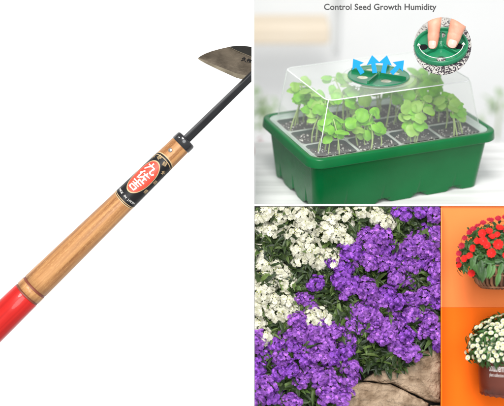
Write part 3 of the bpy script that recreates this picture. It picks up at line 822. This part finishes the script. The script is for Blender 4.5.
# soil bank
b = MB(); v = []; f = []; nx, ny = 60, 60
for j in range(ny + 1):
    for i in range(nx + 1):
        px = 254.2 + (460 - 254.2) * i / nx; py = 204.5 + 240 * j / ny
        y = bedy(py) + .016 + .005 * noise.noise(Vector((px * .05, py * .05, 0))) + .002 * noise.noise(Vector((px * .2, py * .2, 0)))
        q = P(px, py, y); q.z = min(q.z, -.0032); q.x = max(q.x, .0026); v.append(inside(q, .0003))
for j in range(ny):
    for i in range(nx):
        a = j * (nx + 1) + i; f.append((a, a + nx + 1, a + nx + 2, a + 1))
b.add(v, f); o = b.build('ground', 'ground'); o.matrix_world = G; tag(o, kind='structure')

def floret(mb, X, r, mats, rnd):
    for k in range(5):
        petal(mb, X @ R(2 * pi * k / 5 + rnd(-.1, .1), 'Z') @ R(rnd(-.25, .12), 'X'), r * .06, r, r * 1.12, .2, r * rnd(-.1, .12), mats[0])
    mb.add([(r * .13 * cos(a), r * .13 * sin(a), r * .05) for a in (0, 1.26, 2.51, 3.77, 5.03)], [(0, 1, 2, 3, 4)], X, mats[1])
def head_mesh(name, mats, nfl=30, rad=.0135, fr=.0036, flat=.72, open_=0):
    mb = MB(); rnd = random.uniform
    for k in range(nfl):
        t_ = (k + .5) / nfl; th = math.acos(1 - t_ * 1.15 if t_ * 1.15 < 2 else -1); a = k * 2.39996 + rnd(-.3, .3)
        th = th * (1 + open_ * .2) + rnd(-.08, .08)
        d = Vector((sin(th) * cos(a), sin(th) * sin(a), cos(th)))
        rr_ = rad * (rnd(.74, 1.12) + .14 * sin(a * 2 + rad * 9000)) - fr * .5
        pos = Vector((d.x * rr_, d.y * rr_, d.z * rr_ * flat))
        nd = (d + Vector((rnd(-.25, .25), rnd(-.25, .25), .35))).normalized()
        floret(mb, frame(pos, nd, rnd(0, 6.3)), fr * rnd(.85, 1.12), (0, 1), rnd)
        if k % 2 == 0: tube(mb, [(0, 0, -rad * .6), pos * .93], .0004, 3, mi=2)
    for k in range(5):
        a = rnd(0, 6.3); q = rnd(0, .3) * rad
        pebble(mb, (q * cos(a), q * sin(a), rad * flat * .80), .0009, 1 if name[8:13] != 'white' else 2)
    return mb.mesh(name, mats, smooth=False)
PH = [head_mesh('purple_head', ['verb_purple' if k % 2 else 'verb_purple2', 'verb_deep', 'bud'], n_, r_, fr_) for k, (n_, r_, fr_) in enumerate(((36, .0130, .0035), (32, .0122, .0034), (40, .0140, .0036), (28, .0115, .0034), (34, .0132, .0034)))]
WH = [head_mesh('white_head', ['verb_white', 'verb_cream', 'bud'], n_, r_, fr_, .5) for n_, r_, fr_ in ((23, .0135, .0038), (25, .0145, .0039), (20, .012, .0038), (15, .012, .0040))]
white = [(267,210),(277,216),(289,210),(303,213),(260,217),(331,209),(344,213),(349,223),(331,218),(304,223),(313,227),(324,231),(336,231),(270,229),(283,231),(296,233),(309,238),(262,227),
 (286,254),(299,248),(312,251),(326,252),(337,260),(318,260),(300,258),(262,252),(266,264),(277,269),(262,277),(273,282),(286,279),(297,287),(260,293),(273,297),(287,299),(300,298),(281,312),(268,310),(257,306),(292,309),
 (258,322),(265,335),(312,317),(321,316),(318,324),(346,240),(376,214),(386,220),(366,210)]
wh2 = [(x, y) for x, y in white]
purple_c = [(382,235),(367,236),(356,242),(372,247),(387,248),(397,240),(409,247),(418,238),(425,249),(436,257),(425,262),(412,266),(397,260),(384,263),(372,262),(360,255),(350,250),
 (436,277),(423,279),(408,281),(396,276),(341,278),(354,284),(367,289),(377,297),(388,294),(397,302),(412,299),(425,296),(438,301),(345,290),(332,285),(316,283),
 (377,322),(391,325),(386,338),(399,346),(406,335),(394,312),(428,319),(425,330),(438,332),(439,345),(413,312),(438,316),(358,314),(356,324),(366,310),(404,318),
 (410,352),(376,334),(437,288),(411,256),(346,266),(330,262),(437,268)]
purple_t = [(401,213),(420,209),(437,213),(428,230),(438,236),(412,226)]
purple_b = [(303,299),(309,306),(334,330),(327,342),(346,338),(355,347),(306,352),(294,346),(311,366),(281,357),(268,355),(259,366),(291,368),(336,357),(349,367),(264,387),(274,396),(256,398),
 (311,398),(326,395),(341,396),(334,385),(290,401),(299,332),(288,337),(312,338),(320,355),(302,378),(257,341),(272,343),(302,358),(330,368),(322,376),(350,379),(317,330),(300,320),(258,380),(278,372),(345,352)]
LV = []
def leafcluster(seed):
    random.seed(seed); mb = MB()
    for k in range(9):
        a = random.uniform(0, 6.3); el = random.uniform(-.2, .9)
        leaf(mb, T(random.uniform(-.003, .003), random.uniform(-.003, .003), random.uniform(-.004, .003)) @ R(a, 'Z') @ R(el, 'X'), random.uniform(.010, .019), random.uniform(.0035, .006), random.uniform(.1, .5), .35, 'lance', 4, int(random.random() < .35))
    return mb
LCs = [leafcluster(k) for k in range(7)]
random.seed(5)
def in_stone(px, py):
    # lower right corner where the slabs lie
    return px > 344 and py > 392 - (px - 344) * .45 + 6 * sin(px * .13)
def trim(o, mw):                                  # keep a head inside its compartment of the display
    planes = (((.0026, 0, 0), (-1, 0, 0)), (tuple(SO - SN * .0003), tuple(SN)), ((0, 0, -.0036), (0, 0, 1)))
    vs = [mw @ v.co for v in o.data.vertices]
    for co_, no_ in planes:
        co_, no_ = Vector(co_), Vector(no_)
        if max((p - co_).dot(no_) for p in vs) <= 0: continue
        bm = bmesh.new(); bm.from_mesh(o.data); bm.transform(mw)
        bmesh.ops.bisect_plane(bm, geom=list(bm.verts) + list(bm.edges) + list(bm.faces), plane_co=co_, plane_no=no_, clear_outer=True)
        bm.transform(mw.inverted()); me = o.data.copy(); bm.to_mesh(me); bm.free(); o.data = me
def verbena(name, label, heads, meshes, hname_, nleaf, region, sc=(.85, 1.15), cat='flowering plant', buds=()):
    heads = [h for k, h in enumerate(heads) if k % 13 != 5]
    cx = sum(h[0] for h in heads) / len(heads); cy = sum(h[1] for h in heads) / len(heads)
    c = bedP(cx, cy, -.012); rt = root(name, G @ T(c), label, cat)
    mb = MB()
    for k in range(nleaf):
        for _ in range(50):
            px, py = random.uniform(region[0], region[2]), random.uniform(region[1], region[3])
            if px < 256 or px > 450 or py < 208 or in_stone(px, py + 3): continue
            if min((px - h[0]) ** 2 + (py - h[1]) ** 2 for h in heads) < 30 ** 2: break
        else: continue
        q = bedP(px, py, random.uniform(-.014, .0045)) - c
        nd = Vector((random.uniform(-.5, .5), -.75 + random.uniform(-.3, .3), .5 + random.uniform(-.4, .4)))
        mb.merge(random.choice(LCs), frame(q, nd, random.uniform(0, 6.3)) @ S(random.uniform(.6, 1.05)))
    for h in heads:
        q = bedP(h[0], h[1], 0) - c
        tube(mb, [q + Vector((random.uniform(-.004, .004), .016, -.01)), q + Vector((0, .004, -.002))], .0007, 5, mi=1)
    for p in mb.v:
        p.x = max(p.x, .0028 - c.x); p.z = min(p.z, -.0036 - c.z); q = inside(p + c) - c; p.x, p.y, p.z = q
    mb.build('foliage', ['fol_dark', 'fol_mid'], rt, smooth=False)
    for h in heads:
        q = bedP(h[0], h[1], random.uniform(.0, .014)) - c
        nd = Vector((random.uniform(-.4, .4), -.85 + random.uniform(-.15, .15), .55 + random.uniform(-.3, .3)))
        o_ = link('flower_head', random.choice(meshes), rt)
        k_ = random.uniform(*sc); ML = frame(q, nd, random.uniform(0, 6.3)) @ S(k_ * random.uniform(.9, 1.15), k_ * random.uniform(.85, 1.05), k_ * random.uniform(.8, 1.1))
        o_.matrix_local = ML; trim(o_, T(c) @ ML)
verbena('verbena_plant', 'large white verbena plant filling the upper left of the flower bed', wh2, WH, 'white', 420, (254, 208, 400, 345), (.72, .95))
verbena('verbena_plant', 'large purple verbena plant with dense heads above the sandstone slab', purple_c, PH, 'p', 420, (310, 225, 448, 372), (.74, .97))
verbena('verbena_plant', 'purple verbena heads along the upper right edge, behind the white blooms', purple_t, PH, 'p', 90, (380, 208, 450, 245), (.75, 1.0))
verbena('verbena_plant', 'purple verbena plant at the lower left, in front of the white blooms', purple_b, PH, 'p', 340, (254, 290, 372, 412), (.74, .97))

# sandstone slabs
def slab(poly, label, seed, yoff=0, th=.022):
    random.seed(seed); n = 64
    cx = sum(p[0] for p in poly) / len(poly); cy = sum(p[1] for p in poly) / len(poly)
    # resample outline
    pts = []; tot = sum(hypot(poly[(i + 1) % len(poly)][0] - poly[i][0], poly[(i + 1) % len(poly)][1] - poly[i][1]) for i in range(len(poly)))
    for k in range(n):
        d = tot * k / n
        for i in range(len(poly)):
            a, b_ = poly[i], poly[(i + 1) % len(poly)]; l_ = hypot(b_[0] - a[0], b_[1] - a[1])
            if d <= l_: pts.append((a[0] + (b_[0] - a[0]) * d / l_, a[1] + (b_[1] - a[1]) * d / l_)); break
            d -= l_
    def wob(px, py): return 2.0 * noise.noise(Vector((px * .07, py * .07, seed))) + 1.0 * noise.noise(Vector((px * .3, py * .3, seed)))
    c = bedP(cx, cy, .004); rg = []
    def st(px, py, lift):                     # slab top leans flatter than the mound
        return P(px, py, bedy(cy) * .5 + bedy(py) * .5 - lift + yoff)
    for s_, lift in ((1.0, -th), (1.01, -th * .5), (1.0, -.004), (.985, -.001), (.95, .001), (.85, .0022), (.6, .003), (.3, .0032), (.02, .003)):
        ring = []
        for x, y in pts:
            px = cx + (x - cx) * s_ + wob(x, y) * (s_ > .5) * .8; py = cy + (y - cy) * s_ + wob(y, x) * (s_ > .5) * .8
            ring.append(st(px, py, lift + .0012 * noise.noise(Vector((px * .12, py * .12, seed))) + .0006 * noise.noise(Vector((px * .5, py * .5, seed)))) - c)
        rg.append(ring)
    b = MB(); loft(b, rg, cap0=True, cap1=True)
    for p in b.v: q = inside(p + c) - c; p.x, p.y, p.z = q
    o = b.build('stone_slab', 'stone', fix=True); o.matrix_world = G @ T(c)
    tag(o, label, 'stone slab', 'sandstone slabs edging the flower bed')
slab([(362, 381), (384, 366), (415, 354), (450, 344), (456, 404), (430, 402), (412, 393), (392, 384)], 'upper sandstone slab under the purple verbena, right of the crack', 3, .004)
slab([(336, 402), (350, 386), (364, 381.5), (391, 384.6), (411, 394), (429, 403), (426, 425), (330, 425)], 'lower sandstone slab at the bottom edge, left of the crack', 9, -.002)
slab([(431, 405), (456, 406), (456, 425), (431, 425)], 'small darker sandstone corner at the bottom right of the bed', 12, .004)

# ------------------------------------------------------------------ red impatiens in a basket
random.seed(33)
YP = YO - .044
kP = (D + YP) / D / 1000
BX = G @ T(P(503, 288.5, YP))
def ppt(px, py, d): return Vector(((px - 502) * kP, d, (290 - py) * kP))
bas = root('flower_basket', BX, 'round brown wicker basket under the red flowers', 'basket')
b = MB(); prof = [(.014, .0006), (.0205, .0014), (.0245, .006), (.0275, .014), (.0285, .024)]
lathe(b, [(r - .0012, z) for r, z in prof], 40, cap0=True); b.build('lining', 'wicker_in', bas, fix=True)
b = MB()
for k in range(34):
    a = 2 * pi * k / 34
    tube(b, [((r + .0002) * cos(a + .04 * (i % 2)), (r + .0002) * sin(a + .04 * (i % 2)), z) for i, (r, z) in enumerate(prof)], [.0011, .0014, .0015, .0016, .0016], 6)
b.build('wicker_wall', 'wicker', bas, fix=True)
b = MB()
for r, z in ((.0220, .0025), (.0282, .0140), (.0292, .0235)):
    tube(b, [((r + .0009) * cos(2 * pi * k / 40), (r + .0009) * sin(2 * pi * k / 40), z) for k in range(41)], .0009, 6, cap=False)
b.build('band', 'wicker', bas, fix=True)
imp = root('impatiens_plant', BX @ T(0, 0, .024), 'bushy red impatiens spilling over the wicker basket', 'flowering plant')
b = MB(); offz = Vector((0, 0, .024))
def imp_surf(px, py, s_=1.0):
    q = ppt(px, py, 0); cx, cz = 0, .0295; rx, rz, ry = .048, .040, .030
    u = q.x / rx; w = (q.z - cz) / rz; d_ = hypot(u, w)
    if d_ > .9: u *= .9 / d_; w *= .9 / d_
    k = max(0, 1 - u * u - w * w)
    return Vector((u * rx, -ry * sqrt(k) * s_, cz + w * rz)) - offz, Vector((u * .8, -sqrt(k) - .25, w * .8 + .2)).normalized()
for k in range(2000):
    a = random.uniform(0, 6.3); r = sqrt(random.random()) * random.uniform(.8, 1.02)
    x = .047 * r * cos(a); z = .029 + .0375 * r * sin(a)
    if z < .020 + .006 * sin(x * 300) - .25 * max(0, abs(x) - .024) and random.random() < .93: continue
    if z < .008: continue
    kk = max(0, 1 - (x / .047) ** 2 - ((z - .03) / .041) ** 2)
    sg = -1 if random.random() < .8 else .5
    y = sg * .030 * sqrt(kk) * random.uniform(.6, 1.05)
    nd = Vector((x / .047, sg * sqrt(kk) - .2, (z - .03) / .041 + .3)) + Vector([random.uniform(-.5, .5) for _ in range(3)])
    X = frame(Vector((x, y, z)) - offz, nd, random.uniform(0, 6.3))
    leaf(b, X, random.uniform(.006, .011), random.uniform(.0028, .0045), .35, .3, 'lance', 3)
for px, py in ((478, 276), (492, 280), (470, 272), (499, 276), (464, 266), (508, 279), (483, 272), (474, 268), (487, 273), (503, 281), (495, 271), (468, 264)):   # drooping leaves on the front
    q, nn = imp_surf(px, py - 8, 1.0); q.y = -.030
    leaf(b, frame(q, Vector((0, -1, .2)), pi + random.uniform(-.4, .4)), .014, .006, .2, .3, 'lance', 5)
b.build('foliage', 'imp_leaf', imp, smooth=False)
b = MB()
for k in range(60):
    a = random.uniform(0, 6.3); x = .02 * cos(a) * random.random(); y = .02 * sin(a) * random.random()
    tube(b, [(x, y, -.012), (x * 1.4, y * 1.1, .01), (x * 2 + random.uniform(-.005, .005), y, .035)], .0006, 4)
b.build('stem', 'imp_leaf', imp)
def imp_flower(m):
    mb = MB()
    for k in range(5):
        X = R(2 * pi * k / 5, 'Z') @ R(.12 + .25 * ((k * 2) % 5) / 5, 'X')
        petal(mb, X, .0003, .0046, .0054, .14, .0004, 0)
    mb.add([(.0006 * cos(a), .0006 * sin(a), .0003) for a in (0, 1.26, 2.51, 3.77, 5.03)], [(0, 1, 2, 3, 4)], mi=1)
    return mb.mesh('impatiens_flower', [m, 'imp_eye'], False)
IF = [imp_flower('imp_red'), imp_flower('imp_dark')]
fl = [(478,243,0,1.05),(491,246,0,1.2),(485,254,0,1.1),(502,266,0,1.2),(468,273,0,.9),(462,260,0,.9),(469,250,0,.9),(494,231,0,1),(478,236,0,1),(484,234,0,.9),(460,248,1,.8),(474,228,1,.8),
 (486,222,1,.9),(464,233,1,.8),(469,231,1,.8),(458,266,0,.8),(498,256,0,.8),(491,237,0,.7),(501,219,1,.9),(494,221,1,.8),(479,225,1,.8),(508,221,1,.9),(506,232,0,1),(500,234,1,.8),(473,243,0,.8),(456,255,1,.7),
 (463,241,1,.7),(481,247,0,.9),(515,240,0,1.1),(522,252,0,1),(510,252,0,.9),(530,262,0,1),(520,228,1,.9),(528,240,0,.9),(512,272,0,1),(466,257,0,.8),(486,239,0,.8),(455,261,1,.7),(503,250,0,.7)]
for px, py, m_, s_ in fl:
    q, nn = imp_surf(px, py); o_ = link('flower', IF[m_], imp)
    o_.matrix_local = frame(q + nn * .003, nn + Vector([random.uniform(-.3, .3) for _ in range(3)]), random.uniform(0, 6.3)) @ S(s_ * .92)

# ------------------------------------------------------------------ white chrysanthemum in a brown pot
PX = G @ T(P(508.5, 394.5, YP - .002))
def qpt(px, py): return Vector(((px - 508.5) * kP, 0, (394.5 - py) * kP))
pot = root('flower_pot', PX, 'glossy brown plastic nursery pot with white lettering under the white flowers', 'pot')
b = MB(); n = 96; rg = []
def prt(z): return .0272 + .0034 * z / .045
for z in (0, .001, .0022, .0035, .0036, .012, .024, .036, .044):
    rg.append([(prt(z) * (1 - .035 * (z < .0036) * (.5 + .5 * cos(24 * 2 * pi * k / n))) * (.97 if z == 0 else 1) * cos(2 * pi * k / n),
                prt(z) * (1 - .035 * (z < .0036) * (.5 + .5 * cos(24 * 2 * pi * k / n))) * (.97 if z == 0 else 1) * sin(2 * pi * k / n), z + .0012 * (z < .0005) * (.5 + .5 * cos(24 * 2 * pi * k / n))) for k in range(n)])
loft(b, rg, cap0=True).build('pot_wall', 'pot_brown', pot, fix=True)
b = MB(); lathe(b, [(prt(.044) - .002, .0425), (prt(.044) - .0018, .0455), (prt(.044) + .0012, .0455), (prt(.044) + .0016, .0425), (prt(.042) + .0001, .0415)], 96); b.build('pot_rim', 'pot_brown', pot, fix=True)
def pot_text(body, size, zc, off, sx, a_left, parent, off2=0):
    t = text_mb(body, size, 0, off, 'LEFT'); o_ = MB(); x0 = min(p.x for p in t.v)
    bm = bmesh.new(); vs = [bm.verts.new(p) for p in t.v]
    for q in t.f:
        try: bm.faces.new([vs[i] for i in q])
        except ValueError: pass
    bmesh.ops.triangulate(bm, faces=bm.faces)
    for _ in range(2):
        bmesh.ops.subdivide_edges(bm, edges=[e for e in bm.edges if e.calc_length() > .0012], cuts=1); bmesh.ops.triangulate(bm, faces=bm.faces)
    bm.verts.index_update()
    vv = []
    for v_ in bm.verts:
        z = zc + v_.co.y; r = prt(z) + .0002; a = -pi / 2 + a_left + (v_.co.x - x0) * sx / r
        vv.append((r * cos(a), r * sin(a), z))
    o_.add(vv, [tuple(v_.index for v_ in f_.verts) for f_ in bm.faces]); bm.free()
    o_.build('lettering', 'pot_text', parent, smooth=False)
pot_text('Southern', .0104, .0285, .00012, .40, -.86, pot)
pot_text('Living', .0104, .0285, .00012, .40, -.02, pot)
pot_text('plant collection', .0048, .0218, 0, .5, -.86, pot)
mum = root('chrysanthemum_plant', PX @ T(0, 0, .044), 'dense white chrysanthemum with yellow-centred blooms in the brown pot', 'flowering plant')
def mum_surf(px, py):
    q = qpt(px, py); rx, rz, ry = .0405, .036, .034; cz = .041
    u = q.x / rx; w = (q.z - cz) / rz; k = max(0, 1 - u * u - w * w)
    n_ = noise.noise(Vector((px * .09, py * .09, 7))) * .006
    return Vector((q.x * (1 + n_ * 6), -ry * sqrt(k) - n_, q.z - .044 + n_ * .5)), Vector((u, -sqrt(k), w * .9 + .15)).normalized()
b = MB()
for k in range(1700):
    a = random.uniform(0, 6.3); zz = random.uniform(-.22, 1); r = sqrt(max(0, 1 - zz * zz))
    s_ = random.uniform(.75, 1.02)
    p_ = Vector((.0415 * r * cos(a) * s_, .0355 * r * sin(a) * s_, .0370 * zz * s_ - .003))
    nd = Vector((p_.x / .04, p_.y / .034, p_.z / .04)) + Vector([random.uniform(-.5, .5) for _ in range(3)])
    leaf(b, frame(p_, nd, random.uniform(0, 6.3)), random.uniform(.005, .009), random.uniform(.0024, .004), .3, .3, 'lance', 3)
for k in range(14):
    a = -pi / 2 + random.uniform(-1.2, 1.2)
    leaf(b, frame(Vector((.031 * cos(a), .031 * sin(a), -.006)), Vector((cos(a), sin(a), .2)), pi + random.uniform(-.7, .7)), .011, .0045, .2, .3, 'lance', 4)
b.build('foliage', 'imp_leaf', mum, smooth=False)
mb = MB()
for ring, n_, r_, el in ((0, 12, .0030, .10), (1, 10, .0024, .35)):
    for k in range(n_):
        X = R(2 * pi * (k + .5 * ring) / n_, 'Z') @ R(el, 'X') @ T(0, 0, .0002 * ring)
        petal(mb, X, .0005, r_ * 1.08, .0021, .03, 0, 0)
lathe(mb, [(.0001, .0011), (.0006, .0009), (.0010, .0003)], 10, mi=1)
MF = mb.mesh('chrysanthemum_flower', ['mum_white', 'mum_eye'], False)
pts = []
for _ in range(6000):
    px, py = random.uniform(466, 551), random.uniform(308, 366)
    q = qpt(px, py); u = q.x / .0405; w = (q.z - .041) / .036
    if u * u + w * w > .97 or (w < -.14): continue
    mind = 4.1 - 1.4 * (u * u + w * w)
    if all((px - a) ** 2 + (py - c) ** 2 > mind ** 2 for a, c in pts): pts.append((px, py))
pts = sorted(pts, key=lambda p_: p_[0])
rest = MB()
for i_, (px, py) in enumerate(pts):
    q, nn = mum_surf(px, py)
    ML = frame(q + nn * random.uniform(.0, .003), nn + Vector([random.uniform(-.45, .45) for _ in range(3)]), random.uniform(0, 6.3)) @ S(random.uniform(.58, .86))
    if i_ < 99: link('flower', MF, mum).matrix_local = ML
    else: rest.merge(mb, ML)
tag(rest.build('flower', ['mum_white', 'mum_eye'], mum, smooth=False), kind='stuff')

# ------------------------------------------------------------------ camera, light, render
cam = bpy.data.cameras.new('camera'); co = bpy.data.objects.new('camera', cam); COL.objects.link(co)
co.matrix_world = G @ T(0, -D, 0) @ R(pi / 2, 'X')
cam.sensor_width = 36; cam.lens = 36 * D / .504
cam.clip_start = .05; cam.clip_end = 50
cam.dof.use_dof = True; cam.dof.focus_distance = D - .005; cam.dof.aperture_fstop = cam.lens / 1000 / .019
SC.camera = co
def area(name, loc, target, size, power, col=(1, 1, 1)):
    l = bpy.data.lights.new(name, 'AREA'); l.shape = 'DISK'; l.size = size; l.energy = power; l.color = col
    o = bpy.data.objects.new(name, l); COL.objects.link(o)
    d = (Vector(target) - Vector(loc)).normalized()
    o.matrix_world = G @ T(loc) @ d.to_track_quat('-Z', 'Y').to_matrix().to_4x4()
area('key_light', (-.14, -1.42, 1.10), (0, 0, 0), .70, 27, (1, .985, .96))
area('fill_light', (.15, -1.7, .15), (0, 0, 0), 1.0, 16, (.97, .985, 1))
w = bpy.data.worlds.new('World'); SC.world = w; w.use_nodes = True
bg = w.node_tree.nodes['Background']; bg.inputs[0].default_value = (.97, .985, 1, 1); bg.inputs[1].default_value = .52
SC.view_settings.view_transform = 'Standard'; SC.view_settings.look = 'None'
SC.view_settings.exposure = .3; SC.view_settings.gamma = 1
SC.render.resolution_x = 1024; SC.render.resolution_y = 825
SC.render.engine = 'CYCLES'
SC.cycles.transparent_max_bounces = 24; SC.cycles.max_bounces = 8
